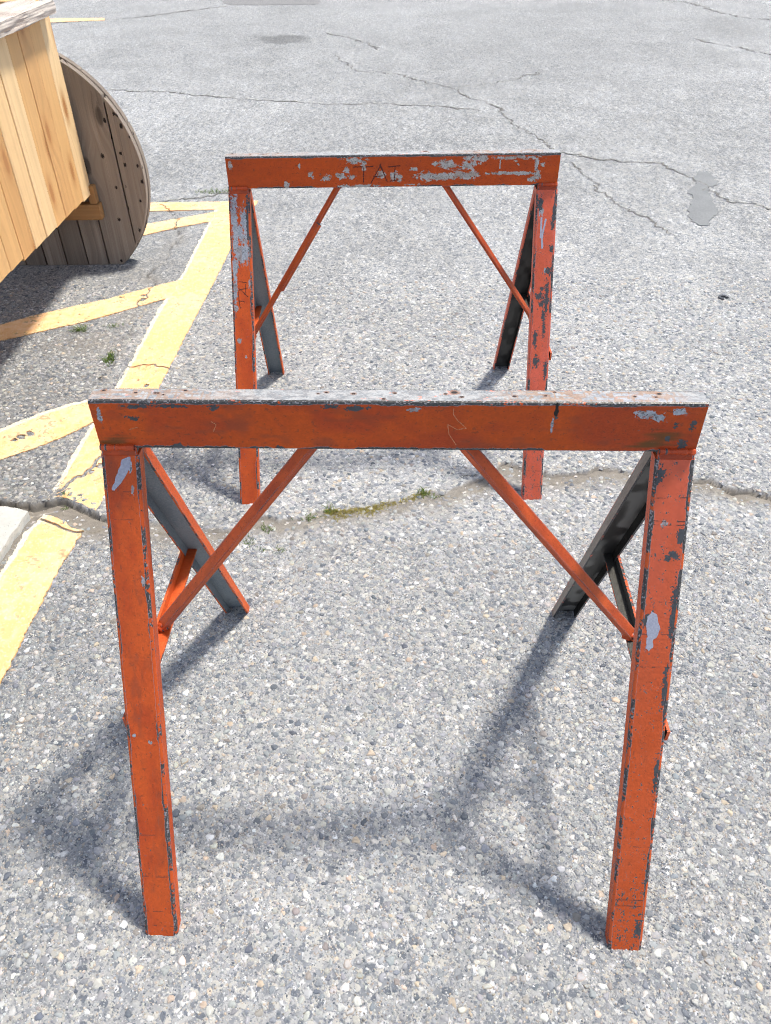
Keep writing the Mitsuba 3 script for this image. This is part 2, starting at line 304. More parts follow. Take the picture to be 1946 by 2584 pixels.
def stones(x, y, r, g, ring, hfac, sink):
    z, c, d = relief(x, y); k = keep_out(x, y, z, c, d); x, y, r, z = x[k], y[k], r[k], z[k]; n = len(x)
    an = np.arange(ring) * 2 * np.pi / ring
    rows = [(1.0, -.35), (.90, .5), (.60, .95)] if ring > 6 else [(1.0, -.4), (.70, .8)]
    th = g.random(n) * 2 * np.pi; el = g.uniform(.5, 1.0, n); ca, sa = np.cos(th), np.sin(th)
    hh = r * hfac * g.uniform(.6, 1.4, n)
    wob = 1 + .42 * (g.random((n, ring)) - .5) + .16 * np.cos(3 * an[None] + g.random((n, 1)) * 6)
    V = []
    for rad, zz in rows:
        lx, ly = rad * r[:, None] * wob * np.cos(an), rad * r[:, None] * wob * np.sin(an) * el[:, None]
        V.append(np.stack([x[:, None] + lx * ca[:, None] - ly * sa[:, None], y[:, None] + lx * sa[:, None] + ly * ca[:, None], (z + hh * zz)[:, None] + sink + 0 * lx], -1))
    V.append(np.stack([x, y, z + hh + sink], -1)[:, None])
    V = np.concatenate(V, 1); m = V.shape[1]
    f = []
    for q in range(len(rows) - 1):
        for i in range(ring):
            a, b = q * ring + i, q * ring + (i + 1) % ring
            f += [[a, b, b + ring], [a, b + ring, a + ring]]
    f += [[(len(rows) - 1) * ring + i, (len(rows) - 1) * ring + (i + 1) % ring, m - 1] for i in range(ring)]
    F = (np.array(f)[None] + (np.arange(n) * m)[:, None, None]).reshape(-1, 3)
    pal = np.array([(.115, .13, .152), (.19, .204, .222), (.25, .257, .263), (.31, .313, .312), (.36, .36, .348), (.43, .415, .375), (.50, .488, .46), (.46, .375, .29), (.57, .57, .56), (.24, .215, .195)])
    pw = np.array([.055, .10, .15, .20, .175, .14, .085, .035, .035, .03])
    ci = g.choice(len(pal), n, p=pw / pw.sum()); tint = g.uniform(.97, 1.03, (n, 1, 3))
    col = np.repeat((pal[ci] * g.uniform(.82, 1.18, (n, 1)))[:, None], m, 1)
    col *= np.array([.835, .86, .905])
    rim = (np.isin(ci, [4, 5, 6]) & (g.random(n) < .28))
    col[rim, :ring] = np.array([.34, .235, .15]); col[rim, ring:2 * ring] = col[rim, ring:2 * ring] * .6 + np.array([.37, .275, .185]) * .4
    col *= g.uniform(.84, 1.14, col.shape[:2])[..., None] * tint
    return V.reshape(-1, 3), F, col.reshape(-1, 3)
pv, pf, pc, off = [], [], [], 0
for spec in ((170000, .0020, .0076, 2.3, .30, 2.9, 41, .84, .62, 8, .24, -.0001), (260000, .0010, .0024, 1.3, .30, 1.4, 42, .68, .75, 5, .5, .0001)):
    x, y, r, g = pebble_field(*spec[:9]); v, f, c = stones(x, y, r, g, *spec[9:])
    pv.append(v); pf.append(f + off); pc.append(c); off += len(v)
scene['m_pebble'] = two({'type': 'principled', 'base_color': {'type': 'mesh_attribute', 'name': 'vertex_color'}, 'roughness': .62, 'specular': .35})
put('pavement__pebbles', ply(trimesh.Trimesh(np.vstack(pv), np.vstack(pf), process=False), 'm_pebble', smooth=True, color=np.vstack(pc)), None, None, 'stuff')

# ---------------------------------------------------------------- concrete block in the ground at the left edge
def conc_col(p, n, uv):
    a = noise(p.x * 160, p.y * 160, p.z * 160); b = noise(p.x * 420, p.y * 420, p.z * 420); c = noise(p.x * 14, p.y * 14, 1.0)
    col = mix(C(.36, .37, .35), C(.50, .505, .485), .5 * a + .5 * c)
    return mix(col, C(.10, .10, .095), smoothstep(.8, .95, b) * .6)
scene['m_concrete'] = two(pr(conc_col, .8, .3))
cm = trimesh.creation.extrude_polygon(lump(CURB, .0025, 51, 30, .012).simplify(.0004), .034)
cv = np.array(cm.vertices); cv[:, 2] -= .012
put('concrete_block', ply(trimesh.Trimesh(cv, cm.faces, process=False), 'm_concrete', smooth=False), 'pale concrete block sunk in the ground beside the yellow line at the left edge', 'concrete block')

# ---------------------------------------------------------------- sawhorses of painted steel channel
FW = [.0495, .0225, .0225, .02, .004, .006, .043, .02]     # width in metres of each face of a leg: web, two flanges, insides, lip, corner
def mix1(a, b, t): return a * (1 - t) + b * t
def paint(cfg):
    W = cfg.get('w', FW)
    A, Bc = cfg.get('paint', ((.60, .085, .018), (.50, .065, .016)))
    sd = cfg.get('seed', 0.0)
    def width(f):
        o = mi.Float(W[0])
        for k in range(1, len(W)): o = sel(f == k, mi.Float(W[k]), o)
        return o
    def fn(p, n, uv):
        f = dr.floor(uv.x); w = width(f); a = dr.clip((uv.x - f - .02) / .96, 0, 1) * w; v = uv.y
        e = dr.minimum(a, w - a); sa = a + f * .37 + sd
        n1 = .55 * noise(sa * 210, v * 190, 1.0) + .45 * noise(sa * 480, v * 440, 11.0); n2 = noise(sa * 620, v * 560, 2.0); n3 = noise(sa * 60, v * 38, 3.0); n4 = noise(sa * 24, v * 9, 4.0)
        col = mix(C(*A), C(*Bc), smoothstep(.25, .8, .55 * n4 + .45 * n3))
        col = col * (.80 + .20 * n2 + .18 * n1) * (.90 + .2 * noise(sa * 13, v * 6, 27.0))
        col = mix(col, C(.10, .035, .018), smoothstep(.70, .82, .5 * n2 + .5 * noise(sa * 330, v * 210, 28.0)) * .5)
        if 'fade' in cfg: col = mix(col, C(.50, .098, .055), smoothstep(.42, .02, v) * cfg['fade'] * (.6 + .4 * n3))  # paint colour blends to pink towards the top of the leg
        smear = smoothstep(.52, .82, (.6 * noise(sa * 50, v * 17, 7.0) + .4 * noise(sa * 160, v * 75, 17.0))) * cfg.get('smear', .35) * .7
        col = mix(col, C(.17, .045, .022), smear * .75)
        for (cu, cv_, ru, rv) in cfg.get('grease', ()):
            q = dr.sqrt(dr.square((a - cu + .12 * (v - cv_)) / ru) + dr.square((v - cv_) / rv))
            col = mix(col, C(.085, .045, .012), sel(f == 0, smoothstep(1.0, .1, q + .7 * (noise(a * 420, v * 40, 9.0) - .5)), mi.Float(0)) * .8)
        # fine hairline scratches along and across
        sc = smoothstep(.93, .97, noise(sa * 900, v * 26, 5.0)) * smoothstep(.5, .7, n3)
        col = mix(col, C(.30, .10, .05), sc * .55)
        dark = mix(C(.026, .026, .027), C(.075, .076, .08), n2)
        gl = cfg.get('galv', ((.20, .225, .265), (.35, .375, .415)))
        galv = mix(C(*gl[0]), C(*gl[1]), smoothstep(.2, .8, .5 * n1 + .5 * n2))
        ew = .8 * cfg.get('edge', .0025) * (.15 + 1.9 * smoothstep(.35, .8, n3)) * mix1(cfg.get('edgeL', .75), cfg.get('edgeR', 1.25), sel(a > .5 * w, mi.Float(1), mi.Float(0)))
        m = smoothstep(-.0006, .0006, ew * (.35 + 1.3 * n1) - e + .0007 * (n2 - .5))
        chips = smoothstep(.0, .035, .60 * n1 + .40 * n2 - cfg.get('chip', .86) + cfg.get('chipgrad', 0.0) * smoothstep(.45, .68, v) + .10 * (n4 - .5))
        m = dr.maximum(m, chips)
        light = mi.Float(-3)
        for (cu, cv_, ru, rv) in cfg.get('bare', ()):
            q = dr.sqrt(dr.square((a - cu) / ru) + dr.square((v - cv_) / rv))
            light = dr.maximum(light, 1 - q)
        lm = sel(f == cfg.get('mainface', 0), smoothstep(-.02, .05, light + .75 * (n3 - .5) + 1.15 * (n1 - .5) + .5 * (n2 - .5) - cfg.get('lightcut', .06)), mi.Float(0))
        db = mi.Float(-3)
        for (cu, cv_, ru, rv) in cfg.get('darkbare', ()):
            q = dr.sqrt(dr.square((a - cu) / ru) + dr.square((v - cv_) / rv))
            db = dr.maximum(db, 1 - q)
        dm = sel(f == cfg.get('mainface', 0), smoothstep(-.02, .06, db + 1.5 * (n1 - .5) + .8 * (n2 - .5) - .08), mi.Float(0))
        edge_light = smoothstep(.0, .6, m) * (1 - smoothstep(.6, 1.0, m))
        col = mix(col, C(.25, .26, .29), edge_light * .9)
        col = mix(col, dark, smoothstep(.55, .9, m))
        col = mix(col, C(.30, .13, .085), smoothstep(.05, .45, lm) * (1 - smoothstep(.5, .95, lm)) * .7)
        galv = mix(galv, C(.22, .10, .045), smoothstep(.60, .75, noise(sa * 120, v * 90, 21.0)) * cfg.get('rust', .35))
        col = mix(col, mix(galv, dark, smoothstep(.72, .8, n2) * .8), lm)
        col = mix(col, mix(C(.034, .037, .042), C(.065, .071, .081), n1), dm)
        for (v0, strength) in cfg.get('rings', ()):
            rg = smoothstep(.0012, .0003, dr.abs(v - v0 + .0016 * (n3 - .5))) * smoothstep(.42, .55, n1 * .5 + .5 * noise(sa * 120, v0 * 31, 1.0)) * sel(f < 2.5, mi.Float(1), mi.Float(0))
            col = mix(col, C(.05, .03, .028), rg * strength)
        # other faces
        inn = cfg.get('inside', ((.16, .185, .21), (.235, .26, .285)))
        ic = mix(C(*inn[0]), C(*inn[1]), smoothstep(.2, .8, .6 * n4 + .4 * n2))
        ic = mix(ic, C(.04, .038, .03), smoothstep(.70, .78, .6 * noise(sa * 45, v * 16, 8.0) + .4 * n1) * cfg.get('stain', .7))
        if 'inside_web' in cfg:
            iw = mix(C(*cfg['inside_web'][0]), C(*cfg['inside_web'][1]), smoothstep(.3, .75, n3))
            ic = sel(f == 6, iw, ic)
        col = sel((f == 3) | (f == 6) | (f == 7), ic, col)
        lip = mix(mix(C(*A), C(*Bc), n3), dark, smoothstep(cfg.get('lip', .52), cfg.get('lip', .52) + .1, .5 * n1 + .5 * n3))
        col = sel(f == 4, lip, col)
        cor = mix(mix(C(*A), C(*Bc), n3), mix(dark, C(.22, .22, .24), smoothstep(.7, .8, n2)), smoothstep(cfg.get('corner', .47), cfg.get('corner', .47) + .08, .5 * n1 + .5 * n3))
        col = sel(f == 5, cor, col)
        if 'bareflange' in cfg:
            bf = mix(C(.12, .105, .09), C(.23, .20, .175), .5 * n1 + .5 * noise(sa * 500, v * 60, 6.0))
            bf = mix(bf, C(*A) * .6, smoothstep(.70, .78, n4 * .5 + n1 * .5) * .6)
            col = sel(f == cfg['bareflange'], bf, col)
        return col
    return fn
def paint_h(p, n, uv):
    return (.0003 * noise(p.x * 420, p.y * 420, p.z * 420) + .00025 * noise(p.x * 170, p.y * 170, p.z * 170)) * (.3 + noise(p.x * 20, p.y * 20, p.z * 20)) + .0003 * noise(p.x * 75, p.y * 75, p.z * 75)
def painted(name, **cfg):
    scene[name] = two({'type': 'bumpmap', 'arbitrary': proc(paint_h, 8e-4), 'scale': 1.0, 'bsdf': pr(paint(cfg), cfg.get('rough', .5), cfg.get('spec', .28))})

ORG = ((.47, .074, .011), (.37, .050, .009)); PNK = ((.50, .096, .058), (.47, .084, .040))
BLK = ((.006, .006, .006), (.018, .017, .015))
painted('m_leg_a', paint=ORG, seed=1.0, edge=.0012, chip=.86, chipgrad=.10, smear=.8, rings=((.048, .5), (.085, .45), (.56, .5), (.63, .6), (.69, .7), (.715, .8)), bare=((.040, .012, .003, .012), (.041, .045, .0025, .006), (.046, .17, .003, .008), (.008, .40, .004, .003), (.035, .41, .004, .003)))
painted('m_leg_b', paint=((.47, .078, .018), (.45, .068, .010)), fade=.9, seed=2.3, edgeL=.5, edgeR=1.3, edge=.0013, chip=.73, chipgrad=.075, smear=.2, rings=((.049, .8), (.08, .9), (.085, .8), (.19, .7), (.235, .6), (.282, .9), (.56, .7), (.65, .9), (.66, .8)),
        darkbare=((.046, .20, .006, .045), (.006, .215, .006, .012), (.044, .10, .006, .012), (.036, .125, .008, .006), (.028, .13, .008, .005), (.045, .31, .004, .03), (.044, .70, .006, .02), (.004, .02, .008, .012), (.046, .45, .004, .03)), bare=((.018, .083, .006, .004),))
painted('m_leg_c', paint=ORG, seed=3.7, edge=.0014, chip=.80, smear=.15, rings=((.69, .6),), darkbare=((.047, .05, .004, .05),),
        bare=((.010, .055, .011, .045), (.012, .11, .011, .045), (.036, .060, .013, .04), (.028, .09, .012, .03), (.022, .132, .024, .022), (.006, .165, .007, .05), (.006, .215, .006, .03), (.040, .11, .006, .05), (.007, .254, .008, .008), (.046, .2, .004, .01), (.03, .37, .004, .006), (.01, .33, .006, .006)))
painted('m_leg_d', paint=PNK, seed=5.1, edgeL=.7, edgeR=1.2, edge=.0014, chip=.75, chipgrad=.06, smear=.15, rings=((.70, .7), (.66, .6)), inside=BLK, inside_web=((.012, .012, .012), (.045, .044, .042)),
        darkbare=((.008, .030, .008, .016), (.047, .05, .005, .03), (.047, .078, .007, .010), (.044, .13, .008, .010), (.040, .18, .012, .009), (.024, .2185, .008, .006), (.038, .235, .006, .04), (.018, .238, .013, .011), (.025, .253, .007, .010), (.037, .262, .006, .022), (.030, .283, .005, .013), (.034, .31, .005, .02), (.010, .335, .007, .02), (.016, .39, .010, .016), (.044, .41, .006, .02)),
        bare=((.010, .045, .007, .016), (.030, .178, .004, .006)))
painted('m_leg_e', paint=((.52, .088, .014), (.45, .066, .011)), stain=0.0, seed=6.2, edge=.0012, chip=.93, smear=.25, inside=((.13, .155, .175), (.21, .235, .25)), corner=.6)
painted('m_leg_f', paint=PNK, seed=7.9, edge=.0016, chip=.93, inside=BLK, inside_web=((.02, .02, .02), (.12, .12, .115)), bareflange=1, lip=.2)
BW = [.0699, .0317, .0699, .06, .004, .006, .024, .06]
painted('m_beam_a', w=BW, lightcut=.04, grease=((.050, .708, .017, .034), (.058, .69, .010, .03), (.060, .02, .012, .03)), paint=((.43, .064, .006), (.34, .045, .009)), seed=9.4, edge=.0015, chip=.90, smear=.8, corner=.2, rough=.4,
        darkbare=((.0235, .052, .004, .008), (.012, .5745, .007, .0022), (.006, .330, .004, .018), (.004, .30, .003, .012), (.005, .06, .003, .018), (.004, .10, .003, .03), (.005, .155, .005, .006), (.05, .7165, .004, .003), (.0285, .722, .005, .004), (.058, .735, .008, .006), (.03, .742, .010, .004), (.068, .10, .005, .006), (.068, .23, .003, .006)),
        bare=((.012, .685, .006, .016), (.017, .70, .007, .012), (.009, .72, .006, .008), (.008, .40, .004, .008), (.03, .5715, .014, .0016), (.02, .009, .012, .004)))
painted('m_beam_b', w=BW, galv=((.29, .283, .268), (.44, .43, .41)), lightcut=.29, paint=((.43, .062, .006), (.38, .053, .006)), seed=12.6, edge=.0017, chip=.90, smear=.12, corner=.1, rough=.4,
        bare=((.008, .292, .010, .030), (.016, .312, .016, .008), (.042, .19, .010, .008), (.046, .225, .012, .018), (.042, .255, .009, .016), (.030, .272, .010, .010), (.045, .285, .007, .014), (.0605, .133, .012, .007), (.0196, .166, .008, .004), (.041, .352, .008, .012), (.046, .38, .012, .012), (.050, .391, .010, .008),
              (.019, .500, .011, .030), (.021, .545, .013, .028), (.018, .475, .006, .012), (.046, .455, .012, .028), (.047, .485, .009, .04), (.046, .53, .011, .04), (.0415, .565, .010, .02), (.0415, .62, .005, .05), (.0422, .672, .005, .045), (.036, .559, .012, .006), (.0065, .575, .007, .03), (.006, .64, .006, .06), (.007, .545, .007, .012), (.0295, .424, .004, .010), (.03, .703, .022, .005), (.045, .708, .014, .007), (.026, .717, .007, .006), (.056, .695, .007, .012), (.02, .62, .015, .002), (.014, .655, .007, .008), (.02, .66, .005, .005), (.067, .30, .004, .06), (.012, .01, .012, .006), (.065, .42, .004, .02)))
painted('m_bar', w=[.02, .02, .02, .02, .004, .006, .02, .02], paint=((.47, .080, .017), (.34, .052, .014)), seed=14.2, edge=.0006, chip=.90, smear=.4, corner=.75)
painted('m_crossbar', w=[.024, .006, .024, .006, .004, .006, .02, .02], paint=((.52, .090, .018), (.44, .068, .013)), seed=16.0, edge=.0008, chip=.88, smear=.2, corner=.75, inside=((.44, .068, .013), (.52, .090, .018)), stain=.1)
painted('m_crossbar_dark', w=[.024, .006, .024, .02, .004, .006, .02, .02], paint=((.52, .090, .030), (.48, .080, .020)), seed=17.0, edge=.0008, chip=.88, inside=((.012, .012, .012), (.05, .05, .046)))
painted('m_weld', w=[.02] * 8, paint=((.42, .062, .016), (.26, .036, .012)), seed=19.0, edge=.0004, chip=.68, smear=.9, corner=.6)
# the worn upper face of the beams: bare zinc, rust scratches, flecks of old paint, screw holes
def top_col(p, n, uv):
    a, v = dr.clip((uv.x - dr.floor(uv.x) - .02) / .96, 0, 1) * .0317, uv.y
    n1 = noise(a * 190, v * 120, 1.0); n2 = noise(a * 700, v * 500, 2.0); n4 = noise(a * 12, v * 9, 4.0)
    col = mix(C(.17, .182, .198), C(.335, .345, .355), smoothstep(.2, .8, .5 * n1 + .5 * n2))
    col = mix(col, C(.31, .33, .385), smoothstep(.5, .75, n4) * .5)
    zone = dr.maximum(smoothstep(.46, .56, v) * smoothstep(.75, .70, v), dr.maximum(smoothstep(.26, .10, v) * .85, mi.Float(.10)))
    scr = smoothstep(.56, .70, dr.maximum(noise(a * 110 + v * 45, v * 330, 6.0), noise(a * 420, v * 55, 7.0))) * zone
    scr = dr.maximum(scr, smoothstep(.55, .8, .6 * noise(v * 30, a * 60, 31.0) + .4 * n1) * zone * .55)
    col = mix(col, C(.27, .14, .065), scr * .62)
    fl = smoothstep(.85, .91, .6 * noise(a * 160, v * 110, 9.0) + .4 * n2 + .10 * smoothstep(.3, .4, v) * smoothstep(.55, .48, v))
    col = mix(col, C(.62, .20, .14), fl)
    h, hr_ = mi.Float(9), mi.Float(9)
    for (hv, ha, rad) in ((.0131, .85, 2.4), (.055, .63, 2.2), (.0798, .61, 2.0), (.0835, .60, 1.9), (.0909, .44, 1.8), (.1162, .87, 2.4), (.2829, .61, 1.7), (.2931, .73, 2.0), (.327, .63, 2.2), (.3646, .15, 2.3), (.378, .70, 2.2), (.4402, .66, 2.2), (.451, .80, 3.9), (.4599, .38, 2.4), (.5238, .46, 2.6), (.5618, .52, 2.0), (.574, .86, 1.9), (.6695, .50, 2.0), (.6945, .45, 1.9), (.700, .75, 2.9)):
        d = dr.sqrt(dr.square(v - hv) + dr.square(a - ha * .0317)) / (rad * .001)
        h = dr.minimum(h, d)
    col = mix(col, C(.20, .085, .035), smoothstep(2.2, 1.0, h + 1.2 * (n1 - .5)) * .7)
    return mix(col, C(.014, .008, .006), smoothstep(1.12, .88, h))
scene['m_beamtop'] = two(pr(top_col, .45, .5))
scene['m_marker'] = two(pr((.018, .012, .012), .6, .3)); scene['m_darkmarker'] = two(pr((.075, .013, .008), .6, .3))
def daub_col(p, n, uv): return mix(C(.23, .25, .33), C(.33, .345, .42), noise(p.x * 500, p.y * 500, p.z * 500))
scene['m_daub'] = two(pr(daub_col, .6, .4))

def arc(cx, cy, r, a0, a1, k=4): return [(cx + r * math.cos(a0 + (a1 - a0) * i / k), cy + r * math.sin(a0 + (a1 - a0) * i / k)) for i in range(k + 1)]
def channel(w, fl, th, r):
    """Profile of a channel: list of (a, q, face of the edge that follows, t at its start, t at its end)."""
    P = [((0, fl), 1, 0, 1)]
    A1 = arc(r, r, r, math.pi, 1.5 * math.pi); A2 = arc(w - r, r, r, 1.5 * math.pi, 2 * math.pi)
    for k, q in enumerate(A1[:-1]): P.append((q, 5, k / 4, (k + 1) / 4))
    P.append((A1[-1], 0, 0, 1))
    for k, q in enumerate(A2[:-1]): P.append((q, 5, k / 4, (k + 1) / 4))
    P += [(A2[-1], 2, 0, 1), ((w, fl), 4, 0, 1), ((w - th, fl), 3, 0, 1), ((w - th, th), 6, 0, 1), ((th, th), 7, 0, 1), ((th, fl), 4, 0, 1)]
    return P
def box_profile(w, h, r=.0012):
    P = []
    for cx, cy, a0, fid in ((r, r, math.pi, 0), (w - r, r, 1.5 * math.pi, 1), (w - r, h - r, 0, 2), (r, h - r, .5 * math.pi, 1)):
        A = arc(cx, cy, r, a0, a0 + math.pi / 2, 2)
        P += [(A[0], 5, 0, .5), (A[1], 5, .5, 1), (A[2], fid, 0, 1)]
    return P
def sweep(mb, P, O0, O1, A, Q, nseg=14, seed=0.0, fids=None, A1=None):
    """Profile P from O0 to O1; its plane is spanned by A and Q at either end."""
    O0, O1, A, Q = (np.asarray(v, float) for v in (O0, O1, A, Q)); A1 = A if A1 is None else np.asarray(A1, float)
    L = np.linalg.norm(O1 - O0); n = len(P)
    for i in range(n):
        (a0, fid, t0, t1), (b0, _, _, _) = P[i], P[(i + 1) % n]
        if fids is not None and (fid in fids[1]) != fids[0]: continue
        s = np.linspace(0, 1, nseg + 1)[:, None]
        row = lambda c: O0 + (O1 - O0) * s + (A * (1 - s) + A1 * s) * c[0] + Q * c[1]
        v = np.vstack([row(a0), row(b0)]); m = nseg + 1
        f = [[k, k + 1, m + k + 1] for k in range(nseg)] + [[k, m + k + 1, m + k] for k in range(nseg)]
        uv = np.vstack([np.c_[np.full(m, fid + .02 + .96 * t), s[:, 0] * L + seed] for t in (t0, t1)])
        mb.add(v, f, uv)
    if fids is None or not fids[0]:
        v2, f2 = trimesh.creation.triangulate_polygon(Polygon([q[0] for q in P]), engine='earcut')
        for O, s, AA in ((O0, seed, A), (O1, seed + L, A1)):
            mb.add(O + v2[:, :1] * AA + v2[:, 1:] * Q, f2 if s > seed else f2[:, ::-1], np.c_[np.full(len(v2), 4.5), np.full(len(v2), s)])
    return mb
def strokes(mb, O, X, Y, lines, wid, z0=-.0004, z1=.0004, jit=.0004, seed=0):
    """Marker or paint strokes as thin raised shapes on a face: O its corner, X across, Y along."""
    X, Y = np.asarray(X, float), np.asarray(Y, float); N = np.cross(Y, X); N /= np.linalg.norm(N)
    if N[1] > 0: N = -N
    for i, l in enumerate(lines):
        g = lump(list(LineString(l).buffer(wid / 2, quad_segs=3).exterior.coords)[:-1], jit, seed + 7 * i, 260, .002) if len(l[0]) == 2 and wid > 0 else lump(l, jit, seed + 7 * i, 260, .002)
        for q in (g.geoms if hasattr(g, 'geoms') else [g]):
            if q.area < 1e-7: continue
            m = trimesh.creation.extrude_polygon(q, z1 - z0); v = np.array(m.vertices)
            mb.add(O + v[:, :1] * X + v[:, 1:2] * Y + (v[:, 2:] + z0) * N, m.faces)
    return mb

HH = .74
FIT = ([0.37714, 0.06989, 0.01583, 0.01641, 0.01932, 0.34124, 0.04954, -0.00206, 0.02251, 0.00114, 0, 0.01234, 0.82815, -0.04093, 0.00583, 0.00677, -0.00153, -0.00214, -0.0004, 0.00235, -0.00222, 0.00329, 0.00339],
       [0.37757, 0.06938, 0.016, 0.01628, 0.01968, 0.34102, 0.04897, -0.00274, 0.02352, 0.00062, 0, 0.02599, 1.87491, 0.00462, 0.00014, -0.01764, -0.0006, -0.00829, 0.0026, -0.01332, -0.00778, -0.00346, 0.00583])
def sawhorse(q, label, legm, beam, diag, far):
    L, hb, wt, yb, ylt, d, lw, xi, fl, xb = q[:10]; x0, y0, ang, tilt = q[11:15]; ft = np.array(q[15:]).reshape(4, 2)
    ca, sa = math.cos(ang), math.sin(ang)
    def w(x, y, z): return np.array([x0 + ca * x - sa * y, y0 + sa * x + ca * y, z + tilt * x * min(1, max(0, z) / .6)])
    EX, EY = np.array([ca, sa, 0]), np.array([-sa, ca, 0])
    t = thing('sawhorse', label, 'sawhorse', 'pair of orange steel sawhorses standing one behind the other')
    # beam: channel, open below; profile a = down the front, q = towards the back
    zb = HH - hb; th = .0035; r = .0035
    P = []
    A2 = arc(r, r, r, 1.5 * math.pi, math.pi)   # front upper corner, in (a down, q back)
    P.append(((hb, 0), 0, 1, 0)); P.append(((r, 0), 5, 0, .5)); P.append(((r * .29, r * .29), 5, .5, 1)); P.append(((0, r), 1, 0, 1)); D = 2 * wt
    P += [((0, D - r), 5, 0, .5), ((r * .29, D - r * .29), 5, .5, 1), ((r, D), 2, 0, 1), ((hb, D), 4, 0, 1), ((hb, D - th), 3, 0, 1), ((th, D - th), 6, 0, 1), ((th, th), 7, 0, 1), ((hb, th), 4, 0, 1)]
    Oa, Ob = w(-L, -wt, HH), w(L, -wt, HH); ax = (Ob - Oa) / np.linalg.norm(Ob - Oa)
    down = np.array([0, 0, -1.0])
    bm = sweep(MB(), P, Oa, Ob, down, EY, 40, fids=(False, (1,)))
    b = put(f'{t}__beam', bm.shape(beam)); put(f'{b}__top_face', sweep(MB(), P, Oa, Ob, down, EY, 40, fids=(True, (1,))).shape('m_beamtop'), 'bare worn zinc upper face with rust scratches and screw holes')
    zt = zb - .010; legs = {}
    for i, (s, k) in enumerate(((-1, 'F'), (1, 'F'), (-1, 'B'), (1, 'B'))):
        yy = -1 if k == 'F' else 1
        top = w(s * (L - xi) - (lw if s > 0 else 0), yy * ylt, zt); bot = w(s * (L - xb) - (lw if s > 0 else 0), yy * d, 0); bot[:2] += ft[i]
        D_ = (bot - top) / np.linalg.norm(bot - top)
        mb = sweep(MB(), channel(lw, fl, .0034, .004), top, bot, EX, -yy * EY, 24)
        g = put(f'{t}__leg', mb.shape(legm[i])); legs[s, k] = (g, top, D_)
        # bent tab with its weld bead between beam and leg
        tb = MB(); c0 = w(s * (L - xi) - (lw if s > 0 else 0) + .0015, yy * (ylt - .0006), zt - .0005)
        sweep(tb, box_profile(lw - .003, .0035), c0, c0 + np.array([0, 0, .0125]) - yy * EY * .0024, EX, -yy * EY, 3, seed=3.0 + i)
        bead = np.linspace(.001, lw - .004, 26); rr = .0022 + .0030 * vnoise(np.c_[bead * 300, bead * 0 + i], 9)
        for (u0, u1, r0, r1) in zip(bead[:-1], bead[1:], rr[:-1], rr[1:]):
            an = np.arange(6) * math.pi / 3; base = c0 + np.array([0, 0, .0118]) - yy * EY * .001
            ring = lambda u, r_: base + EX * u + np.cos(an)[:, None] * EY * r_ + np.sin(an)[:, None] * np.array([0, 0, r_])
            v = np.vstack([ring(u0, r0), ring(u1, r1)]); f = [[k2, (k2 + 1) % 6, 6 + (k2 + 1) % 6] for k2 in range(6)] + [[k2, 6 + (k2 + 1) % 6, 6 + k2] for k2 in range(6)]
            tb.add(v, f, np.c_[np.full(12, .5), np.repeat([u0, u1], 6) + i])
        put(f'{t}__weld_tab', tb.shape('m_weld'))
    # crossbars on the outer flanges, diagonals from beam to crossbar
    zc = (.312, .31) if not far else (.290, .318)
    for s, z in zip((-1, 1), zc):
        yl = ylt + (d - ylt) * (1 - z / zt); xo = s * (L + .0005) + (ft[0 if s < 0 else 1][0] + ft[2 if s < 0 else 3][0]) / 2 * .5
        a = w(xo, -yl + .006, z); c = w(xo, yl + .002, z + .002)
        LP = [((0, 0), 0, 0, 1), ((.021, 0), 5, 0, 1), ((.021, .020), 2, 0, 1), ((.0168, .020), 3, 0, 1), ((.0168, .0042), 3, 0, 1), ((0, .0042), 4, 0, 1)]
        LP = [(q_[0], (0, 4, 4, 3, 3, 4)[k_] if k_ != 1 else 2, 0, 1) for k_, q_ in enumerate(LP)]
        base = np.array([0, 0, -.010]) - s * EX * (.0155 if s > 0 else .0180)
        mb = sweep(MB(), LP, a + base, c + base, s * EX, np.array([0, 0, 1.0]), 12, seed=1.0 + s)
        put(f'{t}__crossbar', mb.shape('m_crossbar' if s < 0 else 'm_crossbar_dark'))
        bx, off = diag[0 if s < 0 else 1]
        top, bot = w(s * bx, off, zb + .006), w(s * (L - .004), off * .6, z - .004)
        ax = (bot - top) / np.linalg.norm(bot - top); n_ = np.cross(ax, EY); n_ /= np.linalg.norm(n_); n_ = n_ if n_[2] > 0 else -n_
        wd, hd = (.0175, .012) if not far else (.012, .009)
        # wide face turned up towards the viewer
        qv = -.66 * EY + .75 * n_; av = np.cross(ax, qv); av = av if av @ n_ > 0 else -av
        g = put(f'{t}__diagonal_brace', sweep(MB(), box_profile(wd, hd), top - av * wd / 2 - qv * hd / 2, bot - av * wd / 2 - qv * hd / 2, av, qv, 16, seed=5.0 + s).shape('m_bar'))
        for kk, (pt_, rad) in enumerate(((top + ax * .010, .010), (bot - ax * .006, .011))):
            m = trimesh.creation.icosphere(2, 1.0); vv = np.array(m.vertices); vv = vv * (.65 + .7 * vnoise(vv * 2.6 + [s * 3 + kk, far * 5, 0], 61))[:, None] * [1.25, .9, .75]
            put(f'{g}__weld_bead', MB().add(pt_ + vv * rad * (.8 if far else 1), m.faces, np.c_[.5 + 0 * vv[:, 0], vv[:, 0] * .01]).shape('m_weld', smooth=True))
        if far and s < 0:
            p0, p1 = top + ax * .105, top + ax * .298; mb = MB()
            sweep(mb, box_profile(.013, .010), p0 - av * .018 + qv * .002, p1 - av * .018 + qv * .002, av, qv, 8, seed=8.0)
            put(f'{g}__splice_bar', mb.shape('m_bar'), 'short extra bar welded alongside the brace')
    return t, b, legs, (Oa, EX * 1.0, ax, w)

